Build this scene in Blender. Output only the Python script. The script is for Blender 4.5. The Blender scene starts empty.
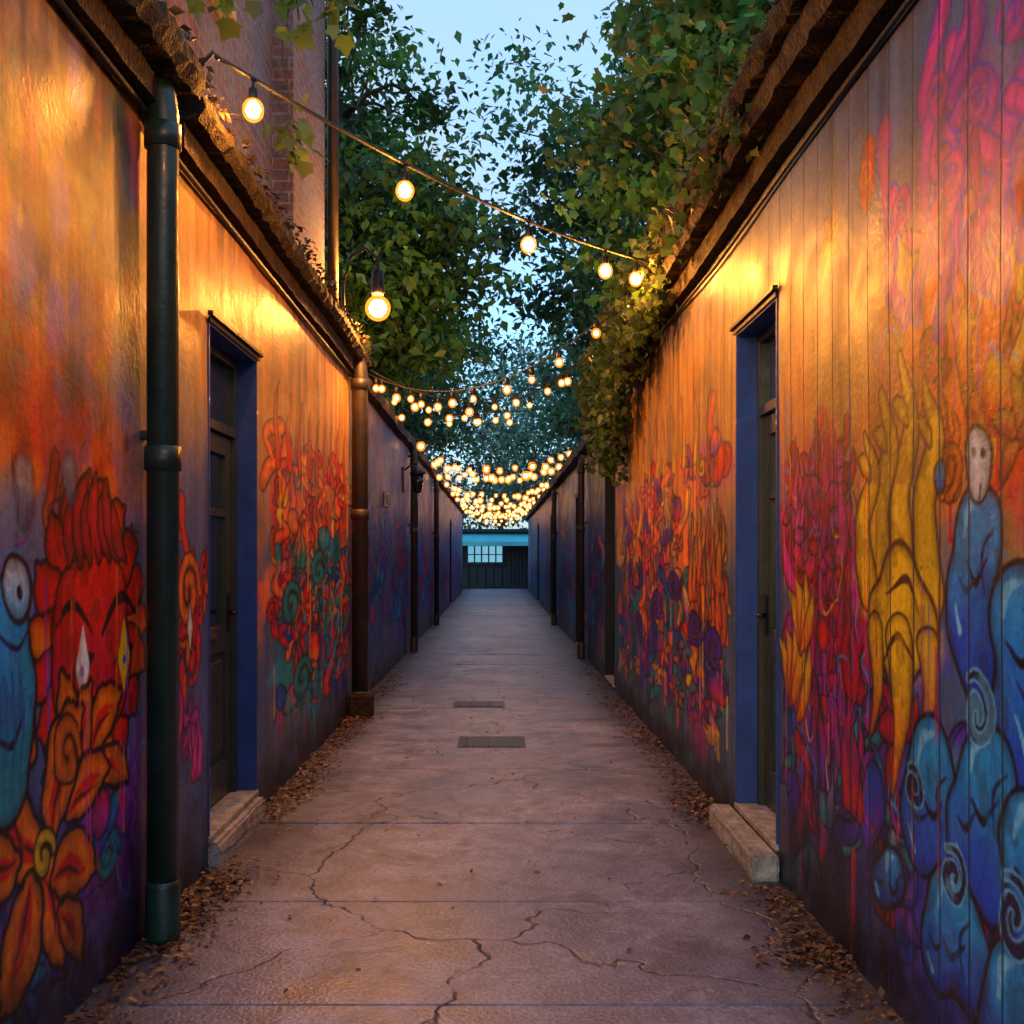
import bpy, bmesh, math, random
import numpy as np
from mathutils import Vector
random.seed(7); R=np.random.RandomState(11)
scene=bpy.context.scene
XL,XR=-1.29,1.22

# ------------------------------------------------------------------ materials
def new_mat(name):
    m=bpy.data.materials.new(name); m.use_nodes=True
    nt=m.node_tree; b=nt.nodes['Principled BSDF']; return m,nt,b
def N(nt,t,**k):
    n=nt.nodes.new(t)
    for a,v in k.items(): setattr(n,a,v)
    return n
def objco(nt): return N(nt,'ShaderNodeTexCoord').outputs['Object']
def noise(nt,co,scale,detail=4,rough=.6,dist=0):
    n=N(nt,'ShaderNodeTexNoise'); n.inputs['Scale'].default_value=scale; n.inputs['Detail'].default_value=detail
    n.inputs['Roughness'].default_value=rough; n.inputs['Distortion'].default_value=dist
    nt.links.new(co,n.inputs['Vector']); return n.outputs['Fac']
def ramp(nt,fac,stops):
    r=N(nt,'ShaderNodeValToRGB'); e=r.color_ramp.elements
    while len(e)<len(stops): e.new(.5)
    for i,(p,c) in enumerate(stops):
        e[i].position=p; e[i].color=(*c,1) if len(c)==3 else c
    nt.links.new(fac,r.inputs['Fac']); return r.outputs['Color']
def g(v): return (v,v,v)
def mix(nt,fac,a,b,mode='MIX'):
    m=N(nt,'ShaderNodeMix',data_type='RGBA',blend_type=mode)
    for s,v in ((m.inputs[0],fac),(m.inputs[6],a),(m.inputs[7],b)):
        if isinstance(v,(int,float)): s.default_value=v
        elif isinstance(v,tuple): s.default_value=(*v,1)
        else: nt.links.new(v,s)
    return m.outputs[2]
def math_(nt,op,a,b=None,c=None):
    m=N(nt,'ShaderNodeMath',operation=op)
    for i,v in enumerate((a,b,c)):
        if v is None: continue
        if isinstance(v,(int,float)): m.inputs[i].default_value=v
        else: nt.links.new(v,m.inputs[i])
    return m.outputs[0]
def bump(nt,b,h,strength=.4,dist=.01):
    n=N(nt,'ShaderNodeBump'); n.inputs['Strength'].default_value=strength; n.inputs['Distance'].default_value=dist
    nt.links.new(h,n.inputs['Height'])
    nt.links.new(n.outputs['Normal'],b.inputs['Normal']); return n.outputs['Normal']
def simple(name,c1,c2,rough=.6,metal=0,scale=8,bs=.3,bd=.004,coat=0,spec=.5):
    m,nt,b=new_mat(name); co=objco(nt)
    f=noise(nt,co,scale,4,.65)
    nt.links.new(ramp(nt,f,[(.3,c1),(.7,c2)]),b.inputs['Base Color'])
    f2=noise(nt,co,scale*6,2)
    nt.links.new(math_(nt,'MULTIPLY_ADD',f2,.4,rough-.2),b.inputs['Roughness'])
    b.inputs['Metallic'].default_value=metal; b.inputs['Coat Weight'].default_value=coat; b.inputs['Specular IOR Level'].default_value=spec
    bump(nt,b,f2,bs,bd); return m

M_brown=simple('old_timber',(.008,.005,.004),(.05,.024,.012),.75,scale=7,bs=1,bd=.02,spec=.2)
M_moss=simple('mossy_timber',(.010,.008,.005),(.055,.036,.014),.85,scale=11,bs=1,bd=.03,spec=.2)
M_pipe=simple('green_pipe_paint',(.005,.018,.013),(.016,.044,.030),.38,0,6,.5,.004,.12)
M_pipe2=simple('rusty_pipe_paint',(.010,.014,.018),(.05,.028,.016),.5,.2,9,.5,.003)
M_blue=simple('blue_frame_paint',(.006,.026,.14),(.016,.06,.27),.5,0,5,.4,.003,.1)
M_door=simple('dark_green_door_paint',(.010,.018,.012),(.036,.038,.018),.4,0,5,.5,.004,.1)
M_doordk=simple('dark_blue_door_paint',(.003,.007,.016),(.009,.018,.034),.6,0,5,.4,.003,0,.25)
M_stone=simple('step_stone',(.14,.13,.12),(.46,.42,.39),.7,0,14,.9,.012)
M_iron=simple('black_iron',(.006,.006,.007),(.03,.028,.026),.45,.6,20,.3,.002)
M_brass=simple('tarnished_brass',(.3,.2,.08),(.5,.36,.15),.35,1,20,.2,.001)
M_bark=simple('bark',(.02,.015,.01),(.07,.055,.04),.85,0,12,1,.02)
M_back=simple('rendered_masonry',(.14,.12,.11),(.24,.21,.19),.85,0,3,.6,.01)
M_roof=simple('weathered_roof',(.02,.014,.013),(.08,.045,.035),.8,0,4,1,.03)
M_cable=simple('black_cable',(.008,.008,.008),(.02,.02,.02),.6,0,9,.1,.001)
M_teal=simple('teal_awning',(.03,.34,.46),(.05,.48,.6),.6,0,1,.2,.004)
M_navy=simple('navy_cladding',(.003,.014,.024),(.008,.03,.045),.7,0,2,.4,.01,0,.25)
m,nt,b=new_mat('dark_glass'); b.inputs['Base Color'].default_value=(.01,.015,.02,1); b.inputs['Roughness'].default_value=.08; M_glass=m
m,nt,b=new_mat('lit_window'); b.inputs['Base Color'].default_value=(.1,.2,.25,1); b.inputs['Emission Color'].default_value=(.2,.7,1,1); b.inputs['Emission Strength'].default_value=.6; b.inputs['Roughness'].default_value=.1; M_lit=m

def emis(name,c,s,samp='FRONT'):
    m=bpy.data.materials.new(name); m.use_nodes=True; nt=m.node_tree; nt.nodes.clear()
    e=N(nt,'ShaderNodeEmission'); e.inputs[0].default_value=(*c,1); e.inputs[1].default_value=s
    o=N(nt,'ShaderNodeOutputMaterial'); nt.links.new(e.outputs[0],o.inputs[0]); m.cycles.emission_sampling=samp; return m
M_core=emis('bulb_filament',(1,.34,.045),2000)
M_small=emis('small_bulb_filament',(1,.36,.06),90)
M_tiny=emis('distant_bulb_filament',(1,.42,.10),26,'NONE')
M_lampcore=emis('lamp_filament',(1,.36,.06),3000)
def shell(name,s):
    m=bpy.data.materials.new(name); m.use_nodes=True; nt=m.node_tree; nt.nodes.clear()
    e=N(nt,'ShaderNodeEmission'); e.inputs[0].default_value=(1,.25,.016,1); e.inputs[1].default_value=s
    t=N(nt,'ShaderNodeBsdfTransparent'); mx=N(nt,'ShaderNodeMixShader'); mx.inputs[0].default_value=.5
    o=N(nt,'ShaderNodeOutputMaterial'); nt.links.new(t.outputs[0],mx.inputs[1]); nt.links.new(e.outputs[0],mx.inputs[2]); nt.links.new(mx.outputs[0],o.inputs[0])
    m.cycles.emission_sampling='NONE'; return m
M_shell=shell('amber_bulb_glass',3.4); M_shell2=shell('small_amber_bulb_glass',2.2)

def brick_mat():
    m,nt,b=new_mat('old_brick'); co=objco(nt)
    s=N(nt,'ShaderNodeSeparateXYZ'); nt.links.new(co,s.inputs[0])
    c=N(nt,'ShaderNodeCombineXYZ'); nt.links.new(math_(nt,'ADD',s.outputs[0],s.outputs[1]),c.inputs[0]); nt.links.new(s.outputs[2],c.inputs[1])
    br=N(nt,'ShaderNodeTexBrick'); nt.links.new(c.outputs[0],br.inputs['Vector'])
    br.inputs['Scale'].default_value=1; br.inputs['Brick Width'].default_value=.225; br.inputs['Row Height'].default_value=.075
    br.inputs['Mortar Size'].default_value=.007; br.inputs['Color1'].default_value=(.22,.085,.06,1); br.inputs['Color2'].default_value=(.11,.085,.09,1)
    br.inputs['Mortar'].default_value=(.22,.21,.22,1); br.inputs['Bias'].default_value=0
    n=noise(nt,co,2.5,4); col=mix(nt,ramp(nt,n,[(.4,g(0)),(.62,g(.85))]),br.outputs['Color'],(.18,.19,.24))
    nt.links.new(mix(nt,.8,col,ramp(nt,noise(nt,co,22,4),[(.3,g(.35)),(.7,g(1.1))]),'MULTIPLY'),b.inputs['Base Color'])
    b.inputs['Roughness'].default_value=.85
    h=math_(nt,'SUBTRACT',math_(nt,'MULTIPLY',noise(nt,co,25,3),.8),br.outputs['Fac'])
    bump(nt,b,h,1,.014); return m
M_brick=brick_mat()

def paint_mat(name,planks):
    m,nt,b=new_mat(name); co=objco(nt)
    a=N(nt,'ShaderNodeAttribute'); a.attribute_name='paint'
    col=a.outputs['Color']
    n1=noise(nt,co,3,6,.7,.4); n2=noise(nt,co,40,3,.6)
    mp=N(nt,'ShaderNodeMapping'); mp.inputs['Scale'].default_value=(8,8,.9); nt.links.new(co,mp.inputs[0])
    streak=noise(nt,mp.outputs[0],1.4,4,.6)
    col=mix(nt,.6,col,ramp(nt,streak,[(.32,g(.3)),(.6,g(1.1))]),'MULTIPLY')
    col=mix(nt,.45,col,ramp(nt,n2,[(.3,g(.35)),(.6,g(1.05))]),'MULTIPLY')
    chips=ramp(nt,noise(nt,co,6,8,.78,.6),[(.62,g(0)),(.645,g(1))])
    col=mix(nt,math_(nt,'MULTIPLY',chips,.7),col,(.055,.045,.045))
    peel=ramp(nt,noise(nt,co,2.1,9,.8,.2),[(.66,g(0)),(.675,g(1))])
    col=mix(nt,math_(nt,'MULTIPLY',peel,.7),col,(.26,.22,.18))
    h=math_(nt,'ADD',math_(nt,'MULTIPLY',n2,.4),math_(nt,'MULTIPLY',n1,.8))
    if planks:
        s=N(nt,'ShaderNodeSeparateXYZ'); nt.links.new(co,s.inputs[0])
        w=math_(nt,'DIVIDE',s.outputs[1],.19)
        fr=math_(nt,'FRACT',w); dd=math_(nt,'ABSOLUTE',math_(nt,'SUBTRACT',fr,.5))
        gr=ramp(nt,dd,[(.462,g(0)),(.487,g(1))])
        idn=N(nt,'ShaderNodeTexWhiteNoise',noise_dimensions='1D'); nt.links.new(math_(nt,'FLOOR',w),idn.inputs['W'])
        col=mix(nt,.4,col,ramp(nt,idn.outputs['Value'],[(0,g(.5)),(1,g(1.1))]),'MULTIPLY')
        col=mix(nt,math_(nt,'MULTIPLY',gr,.85),col,(.010,.008,.008))
        h=math_(nt,'SUBTRACT',h,math_(nt,'MULTIPLY',gr,2.5))
    nt.links.new(col,b.inputs['Base Color'])
    nt.links.new(ramp(nt,n1,[(.3,g(.32)),(.7,g(.6))]),b.inputs['Roughness'])
    b.inputs['Specular IOR Level'].default_value=.45
    bump(nt,b,h,.75,.007); return m
M_paintL=paint_mat('graffiti_paint_on_render',False)
M_paintR=paint_mat('graffiti_paint_on_boards',True)

def pave_mat():
    m,nt,b=new_mat('old_concrete'); co=objco(nt)
    n1=noise(nt,co,1.3,6,.7,.3); n2=noise(nt,co,60,2,.6); n3=noise(nt,co,5,6,.75,.5)
    col=ramp(nt,n1,[(.28,(.085,.095,.17)),(.5,(.20,.215,.33)),(.72,(.35,.37,.52))])
    col=mix(nt,.85,col,ramp(nt,n3,[(.3,g(.35)),(.6,g(1.2))]),'MULTIPLY')
    col=mix(nt,.75,col,ramp(nt,n2,[(.3,g(.45)),(.65,g(1.2))]),'MULTIPLY')
    s=N(nt,'ShaderNodeSeparateXYZ'); nt.links.new(co,s.inputs[0])
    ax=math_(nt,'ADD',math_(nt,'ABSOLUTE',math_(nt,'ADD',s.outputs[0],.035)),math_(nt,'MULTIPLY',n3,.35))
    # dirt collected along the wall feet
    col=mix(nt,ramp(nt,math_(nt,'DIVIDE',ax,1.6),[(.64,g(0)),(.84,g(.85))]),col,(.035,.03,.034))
    v=N(nt,'ShaderNodeTexVoronoi',feature='DISTANCE_TO_EDGE'); v.inputs['Scale'].default_value=.7
    wv=N(nt,'ShaderNodeVectorMath',operation='ADD'); nn=N(nt,'ShaderNodeTexNoise'); nn.inputs['Scale'].default_value=2.2; nn.inputs['Detail'].default_value=5
    nt.links.new(co,nn.inputs['Vector']); sc=N(nt,'ShaderNodeVectorMath',operation='SCALE'); sc.inputs['Scale'].default_value=.6
    nt.links.new(nn.outputs['Color'],sc.inputs[0]); nt.links.new(co,wv.inputs[0]); nt.links.new(sc.outputs[0],wv.inputs[1]); nt.links.new(wv.outputs[0],v.inputs['Vector'])
    ck=ramp(nt,v.outputs['Distance'],[(0,g(1)),(.008,g(0))])
    ck=math_(nt,'MULTIPLY',ck,ramp(nt,n1,[(.50,g(1)),(.56,g(0))]))
    col=mix(nt,math_(nt,'MULTIPLY',ck,.75),col,(.02,.018,.022))
    # blotchy stains
    st=ramp(nt,noise(nt,co,2.6,7,.8,.9),[(.52,g(0)),(.62,g(1))])
    col=mix(nt,math_(nt,'MULTIPLY',st,.55),col,(.05,.047,.065))
    v2=N(nt,'ShaderNodeTexVoronoi'); v2.inputs['Scale'].default_value=.6; nt.links.new(wv.outputs[0],v2.inputs['Vector'])
    bw=N(nt,'ShaderNodeRGBToBW'); nt.links.new(v2.outputs['Color'],bw.inputs[0])
    col=mix(nt,.35,col,ramp(nt,bw.outputs[0],[(.2,g(.5)),(.8,g(1.15))]),'MULTIPLY')
    nt.links.new(col,b.inputs['Base Color'])
    nt.links.new(ramp(nt,n1,[(.3,g(.28)),(.62,g(.52))]),b.inputs['Roughness'])
    b.inputs['Specular IOR Level'].default_value=.6
    h=math_(nt,'SUBTRACT',math_(nt,'ADD',math_(nt,'MULTIPLY',n2,.6),n3),ck)
    bump(nt,b,h,.7,.008); return m
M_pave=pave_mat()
M_ground=simple('dark_earth_asphalt',(.03,.028,.03),(.07,.065,.065),.85,0,2,.8,.02)

def leaf_mat(name,trans=.35):
    m,nt,b=new_mat(name)
    a=N(nt,'ShaderNodeAttribute'); a.attribute_name='tint'
    nt.links.new(a.outputs['Color'],b.inputs['Base Color']); b.inputs['Roughness'].default_value=.5
    t=N(nt,'ShaderNodeBsdfTranslucent'); nt.links.new(a.outputs['Color'],t.inputs[0])
    mx=N(nt,'ShaderNodeMixShader'); mx.inputs[0].default_value=trans
    nt.links.new(b.outputs[0],mx.inputs[1]); nt.links.new(t.outputs[0],mx.inputs[2])
    nt.links.new(mx.outputs[0],nt.nodes['Material Output'].inputs[0]); return m
M_leaf=leaf_mat('leaf',.42); M_litter=leaf_mat('dead_leaf',.1)

# ------------------------------------------------------------------ geometry helpers
def link(o): scene.collection.objects.link(o); return o
def empty(name,loc=(0,0,0)):
    e=bpy.data.objects.new(name,None); e.location=loc; link(e); return e
def parent(e,*objs):
    for o in objs: o.parent=e
    return e
def box(name,x0,x1,y0,y1,z0,z1,mat,bev=.004):
    bm=bmesh.new(); bmesh.ops.create_cube(bm,size=1)
    for v in bm.verts: v.co=Vector(((x0+x1)/2+v.co.x*abs(x1-x0),(y0+y1)/2+v.co.y*abs(y1-y0),(z0+z1)/2+v.co.z*abs(z1-z0)))
    if bev: bmesh.ops.bevel(bm,geom=bm.edges[:],offset=bev,segments=1,affect='EDGES')
    me=bpy.data.meshes.new(name); bm.to_mesh(me); bm.free(); me.materials.append(mat)
    return link(bpy.data.objects.new(name,me))
def pymesh(name,V,F,mat,smooth=False):
    me=bpy.data.meshes.new(name); me.from_pydata([tuple(v) for v in V],[],F); me.materials.append(mat)
    if smooth: me.polygons.foreach_set('use_smooth',[True]*len(me.polygons))
    me.update(); return link(bpy.data.objects.new(name,me))
def tube_data(pts,rad,sides,V,F):
    pts=[Vector(p) for p in pts]; base=len(V); n=len(pts)
    if not hasattr(rad,'__len__'): rad=[rad]*n
    for i,p in enumerate(pts):
        t=(pts[min(i+1,n-1)]-pts[max(i-1,0)]).normalized()
        u=t.cross(Vector((0,0,1)) if abs(t.z)<.95 else Vector((1,0,0))).normalized(); w=t.cross(u)
        for k in range(sides):
            a=2*math.pi*k/sides; V.append(p+(u*math.cos(a)+w*math.sin(a))*rad[i])
    for i in range(n-1):
        for k in range(sides):
            a=base+i*sides+k; b_=base+i*sides+(k+1)%sides
            F.append((a,b_,b_+sides,a+sides))
    F.append(tuple(base+k for k in range(sides))[::-1]); F.append(tuple(base+(n-1)*sides+k for k in range(sides)))
def tube(name,pts,rad,mat,sides=12):
    V=[];F=[]; tube_data(pts,rad,sides,V,F); return pymesh(name,V,F,mat,True)
def join(name,objs):
    bpy.ops.object.select_all(action='DESELECT')
    for o in objs: o.select_set(True)
    bpy.context.view_layer.objects.active=objs[0]; bpy.ops.object.join(); objs[0].name=name; return objs[0]

def tri_mesh(name,V,Fc,cols,mat,attr='tint'):
    me=bpy.data.meshes.new(name); k=Fc.shape[1]
    me.vertices.add(len(V)); me.vertices.foreach_set('co',V.astype(np.float32).ravel())
    me.loops.add(Fc.size); me.loops.foreach_set('vertex_index',Fc.astype(np.int32).ravel())
    me.polygons.add(len(Fc)); me.polygons.foreach_set('loop_start',np.arange(0,Fc.size,k,dtype=np.int32))
    try: me.polygons.foreach_set('loop_total',np.full(len(Fc),k,dtype=np.int32))
    except Exception: pass
    me.update(calc_edges=True)
    ca=me.color_attributes.new(attr,'FLOAT_COLOR','POINT')
    c4=np.ones((len(V),4),np.float32); c4[:,:3]=cols; ca.data.foreach_set('color',c4.ravel())
    me.materials.append(mat); return link(bpy.data.objects.new(name,me))

T_simple=(np.array([(0,0,0),(.3,.4,.07),(0,1,-.08),(-.3,.4,.07)],float),np.array([(0,1,2),(0,2,3)]))
_o=[(0,0,0)]+[(r*math.sin(math.radians(a)),.35+r*math.cos(math.radians(a)),z) for a,r,z in
  [(165,.3,0),(125,.50,.03),(105,.38,.02),(70,.56,.05),(45,.40,.02),(0,.68,-.08),(-45,.40,.02),(-70,.56,.05),(-105,.38,.02),(-125,.50,.03),(-165,.3,0)]]
_o.append((0,.35,-.03))
T_maple=(np.array(_o),np.array([(12,i,i+1 if i<11 else 0) for i in range(12)]))
def leaves(name,P,size,tmpl,cols,mat,flat=False,droop=-.5,spread=.9):
    n=len(P); tv,tf=tmpl
    yaw=R.uniform(0,2*math.pi,n)
    pit=R.normal(droop,spread*.6,n) if not flat else R.normal(0,.25,n)
    rol=R.normal(0,spread*.6,n) if not flat else R.normal(0,.3,n)
    s=size*R.uniform(.5,1.35,n)
    v=np.repeat(tv[None],n,0)*s[:,None,None]
    def rot(v,ax,a):
        c,s_=np.cos(a)[:,None],np.sin(a)[:,None]; i,j=[(1,2),(2,0),(0,1)][ax]
        o=v.copy(); o[...,i]=v[...,i]*c-v[...,j]*s_; o[...,j]=v[...,i]*s_+v[...,j]*c; return o
    v=rot(v,1,rol); v=rot(v,0,pit); v=rot(v,2,yaw); v+=P[:,None,:]
    F=(tf[None]+np.arange(n)[:,None,None]*len(tv)).reshape(-1,3)
    c=np.repeat(cols[:,None,:],len(tv),1).reshape(-1,3)
    return tri_mesh(name,v.reshape(-1,3),F,c,mat)
def leafcols(n,base,var=.35):
    b_=np.array(base)[None]*R.uniform(1-var,1+var,(n,1)); b_=b_*R.uniform(.85,1.15,(n,3)); return b_
def ell_pts(c,r,n,shell_=.5):
    d=R.normal(size=(n,3)); d/=np.linalg.norm(d,axis=1)[:,None]
    return np.array(c)+d*np.array(r)*(R.uniform(0,1,(n,1))**shell_)

def tree(name,base,trunk_top,ells,nper,size,tmpl=T_simple,col=(.05,.12,.03),tr=.16,clump=.42,droop=-.5):
    e=empty(name); V=[];F=[]
    b0=Vector(base); t1=Vector(trunk_top)
    path=[b0.lerp(t1,t)+Vector((math.sin(t*5+b0.x)*.12,math.cos(t*4+b0.y)*.12,0)) for t in np.linspace(0,1,9)]
    tube_data(path,list(np.linspace(tr,tr*.3,9)),9,V,F)
    P=[];C=[]
    for (c,r,nc) in ells:
        cen=ell_pts(c,r,nc,.45)
        for q in cen:
            k=random.randint(3,8); a=path[k]; q_=Vector(q)
            mid=a.lerp(q_,.5)+Vector((random.uniform(-.2,.2),random.uniform(-.2,.2),random.uniform(.0,.4)))
            if random.random()<.55:
                tube_data([a,a.lerp(mid,.5)+Vector((0,0,.08)),mid,q_.lerp(mid,.4),q_],[tr*.22,tr*.17,tr*.12,tr*.07,.006],5,V,F)
            nn=int(nper*R.uniform(.5,1.5))
            cl=clump*R.uniform(.6,1.4)
            p=q[None]+R.normal(size=(nn,3))*np.array([cl,cl,cl*.45])
            P.append(p); sh=R.uniform(.45,1.7); C.append(leafcols(nn,np.array(col)*sh))
    P=np.concatenate(P);C=np.concatenate(C)
    br=pymesh('branches',V,F,M_bark,True); lf=leaves('foliage',P,size,tmpl,C,M_leaf,droop=droop)
    parent(e,br,lf); return e

# ------------------------------------------------------------------ paint canvas (colour attribute on the wall mesh)
_tab=np.random.RandomState(3).rand(256,256)
def vnoise(x,y):
    xi=np.floor(x).astype(int); yi=np.floor(y).astype(int); fx=x-xi; fy=y-yi
    fx=fx*fx*(3-2*fx); fy=fy*fy*(3-2*fy)
    a=_tab[xi&255,yi&255];b_=_tab[(xi+1)&255,yi&255];c=_tab[xi&255,(yi+1)&255];d=_tab[(xi+1)&255,(yi+1)&255]
    return (a*(1-fx)+b_*fx)*(1-fy)+(c*(1-fx)+d*fx)*fy
def fbm(x,y,o=4):
    s=0;a=.5;t=0
    for i in range(o): s=s+a*vnoise(x*2**i+i*17.3,y*2**i+i*9.1); t+=a; a*=.55
    return s/t
def sst(a,b_,x):
    t=np.clip((x-a)/(b_-a),0,1); return t*t*(3-2*t)
def lin(h):
    h=h.lstrip('#'); c=np.array([int(h[i:i+2],16)/255 for i in (0,2,4)])
    return np.where(c<=.04045,c/12.92,((c+.055)/1.055)**2.4)*.95
PAL={k:lin(v) for k,v in dict(red='f01808',crim='d00030',org='ff7800',yel='ffc808',pink='f42aa0',mag='b828a0',pur='5c28b8',blu='0c4cd0',cya='22a4e8',teal='0898a8',nav='0c1858',blk='050508',wht='f6f2ea',grn='2f7c4a',lime='9ab82a',gry='7480a0',ltb='7cd4f8',brn='4a1c0c').items()}
class Canvas:
    def __init__(s,d0,d1,dd,z0,z1,dz,base,kx=1.):
        s.kx=kx; d0/=kx; d1/=kx; dd/=kx
        s.d=np.linspace(d0,d1,int(round((d1-d0)/dd))+1); s.z=np.linspace(z0,z1,int((z1-z0)/dz)+1)
        s.D,s.Z=np.meshgrid(s.d,s.z,indexing='ij')
        s.wx=(fbm(s.D*3+5,s.Z*3,3)-.5)*.09; s.wz=(fbm(s.D*3+50,s.Z*3+9,3)-.5)*.09
        s.wear=fbm(s.D*9,s.Z*9+31,4); s.C=base(s.D*kx,s.Z); s.eps=max(dd,dz)*.6
    def win(s,a,b_,c,d_):
        i0,i1=np.searchsorted(s.d,[a,b_]); j0,j1=np.searchsorted(s.z,[c,d_]); return slice(i0,i1),slice(j0,j1)
    def put(s,w,sd,f1,f2=None,ol=None,ow=.012,alpha=1,soft=None,wear=.4):
        if sd.size==0: return
        e=soft or s.eps
        if ol is not None:
            m=1-sst(-e,e,sd-ow); s.C[w]+=(PAL[ol]-s.C[w])*(m*.95*alpha)[...,None]
        m=(1-sst(-e,e,sd))*alpha
        m=m*(1-wear*sst(.58,.66,s.wear[w]))
        c=PAL[f1] if isinstance(f1,str) else f1
        if f2 is not None:
            Z=s.Z[w]; lo,hi=Z.min(),Z.max(); t=sst(.25,.75,(Z-lo)/(hi-lo+1e-6)+(s.wear[w]-.5)*.5)[...,None]
            c=(PAL[f2] if isinstance(f2,str) else f2)*(1-t)+c*t
        if ol is not None:   # sprayed inner shade next to the outline
            c=c*(1-.45*sst(-.035,0,sd))[...,None]
        s.C[w]+=(c-s.C[w])*m[...,None]
    def seg(s,pts,r,f1,f2=None,ol='blk',ow=.012,k=1,**kw):
        pts=np.array(pts,float); n=len(pts)
        r=np.array(r if hasattr(r,'__len__') else [r]*n,float)
        if len(r)!=n: r=np.interp(np.linspace(0,1,n),np.linspace(0,1,len(r)),r)
        mg=r.max()+ow+.1
        w=s.win(pts[:,0].min()-mg,pts[:,0].max()+mg,pts[:,1].min()-mg,pts[:,1].max()+mg)
        X=s.D[w]+s.wx[w]*k; Y=s.Z[w]+s.wz[w]*k
        if X.size==0: return
        sd=np.full(X.shape,9.)
        for i in range(n-1):
            a=pts[i];b_=pts[i+1]-a; L=b_@b_+1e-9
            t=np.clip(((X-a[0])*b_[0]+(Y-a[1])*b_[1])/L,0,1)
            q=np.hypot(X-a[0]-t*b_[0],Y-a[1]-t*b_[1])-(r[i]*(1-t)+r[i+1]*t); sd=np.minimum(sd,q)
        s.put(w,sd,f1,f2,ol,ow,**kw)
    def curve(s,pts,r,f1,f2=None,**kw):
        P=np.array(pts,float); Q=np.vstack([2*P[0]-P[1],P,2*P[-1]-P[-2]]); o=[]
        for i in range(1,len(Q)-2):
            for t in np.linspace(0,1,6,endpoint=False):
                a,b_,c,d_=Q[i-1:i+3]
                o.append(.5*((2*b_)+(-a+c)*t+(2*a-5*b_+4*c-d_)*t*t+(-a+3*b_-3*c+d_)*t**3))
        o.append(P[-1]); s.seg(o,r,f1,f2,**kw)
    def blob(s,cs,f1,f2=None,ol='blk',ow=.014,k=1,sm=.03,**kw):
        cs=np.array(cs,float); mg=cs[:,2].max()+ow+.1
        w=s.win(cs[:,0].min()-mg,cs[:,0].max()+mg,cs[:,1].min()-mg,cs[:,1].max()+mg)
        X=s.D[w]+s.wx[w]*k; Y=s.Z[w]+s.wz[w]*k
        if X.size==0: return
        acc=0
        for a,b_,r in cs: acc=acc+np.exp(-(np.hypot(X-a,Y-b_)-r)/sm)
        s.put(w,-sm*np.log(acc+1e-12),f1,f2,ol,ow,**kw)
    def petal(s,c,ang,L,W,f1,f2=None,ol='blk',**kw):
        dx,dy=math.cos(ang),math.sin(ang)
        bx,by=-dy*L*.14,dx*L*.14
        P=[(c[0]+dx*L*t+bx*math.sin(t*3),c[1]+dy*L*t+by*math.sin(t*3)) for t in (0,.25,.5,.75,1)]
        s.seg(P,[W*.25,W*.8,W,W*.7,W*.1],f1,f2,ol=ol,**kw)
    def spiral(s,c,r,f1,t=.02,turns=1.6,a0=0,ol='blk',sg=1,**kw):
        P=[(c[0]+r*(1-u*.85)*math.cos(a0+sg*u*turns*6.28),c[1]+r*(1-u*.85)*math.sin(a0+sg*u*turns*6.28)) for u in np.linspace(0,1,22)]
        s.seg(P,[t*.5,t,t*1.1,t*.7],f1,ol=ol,**kw)
    def spray(s,c,r,f,alpha=.8,squash=1):
        w=s.win(c[0]-r*1.5,c[0]+r*1.5,c[1]-r*1.5*squash,c[1]+r*1.5*squash)
        if s.D[w].size==0: return
        q=np.hypot(s.D[w]-c[0],(s.Z[w]-c[1])/squash)/r+(s.wear[w]-.5)*1.3
        m=(1-sst(.4,1.15,q))*alpha; s.C[w]+=(PAL[f]-s.C[w])*m[...,None]
    def drip(s,d,z,L,r,f):
        s.seg([(d,z),(d+.003,z-L*.6),(d,z-L)],[r,r*.7,r*1.3],f,ol=None,k=.1)
    def scrib(s,d0,d1,z0,z1,n,cols,r=.004,L=.12):
        d0/=s.kx; d1/=s.kx
        for i in range(n):
            p=np.array([R.uniform(d0,d1),R.uniform(z0,z1)]); P=[p]
            a=R.uniform(0,6.28)
            for k in range(R.randint(3,6)): a+=R.uniform(-1.8,1.8); p=p+np.array([math.cos(a),math.sin(a)])*L*R.uniform(.4,1); P.append(p)
            s.curve(P,[r*.5,r*1.3,r*.6],cols[R.randint(len(cols))],ol=None,wear=.8)
    def flame(s,d,z,h,wd,f1,f2,ol='blk',**kw):
        for j in range(3):
            x=d+(j-1)*wd*.55; hh=h*(1,.75,.85)[(j+1)%3]
            s.curve([(x,z),(x+wd*.25*(-1)**j,z+hh*.35),(x-wd*.2*(-1)**j,z+hh*.7),(x+wd*.12,z+hh)],[wd*.42,wd*.36,wd*.2,.004],f1,f2,ol=ol,**kw)
    def letter(s,d,z,sz,f1,f2,ol='blk',th=.17,ow=.012):
        n=R.randint(4,6); P=[(d+R.uniform(-.42,.42)*sz,z+(i/(n-1)-.5)*sz*1.2+R.uniform(-.12,.12)*sz) for i in range(n)]
        s.curve(P,[th*sz,th*sz*1.25,th*sz*.8,th*sz*1.1],f1,f2,ol=ol,ow=ow)
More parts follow.
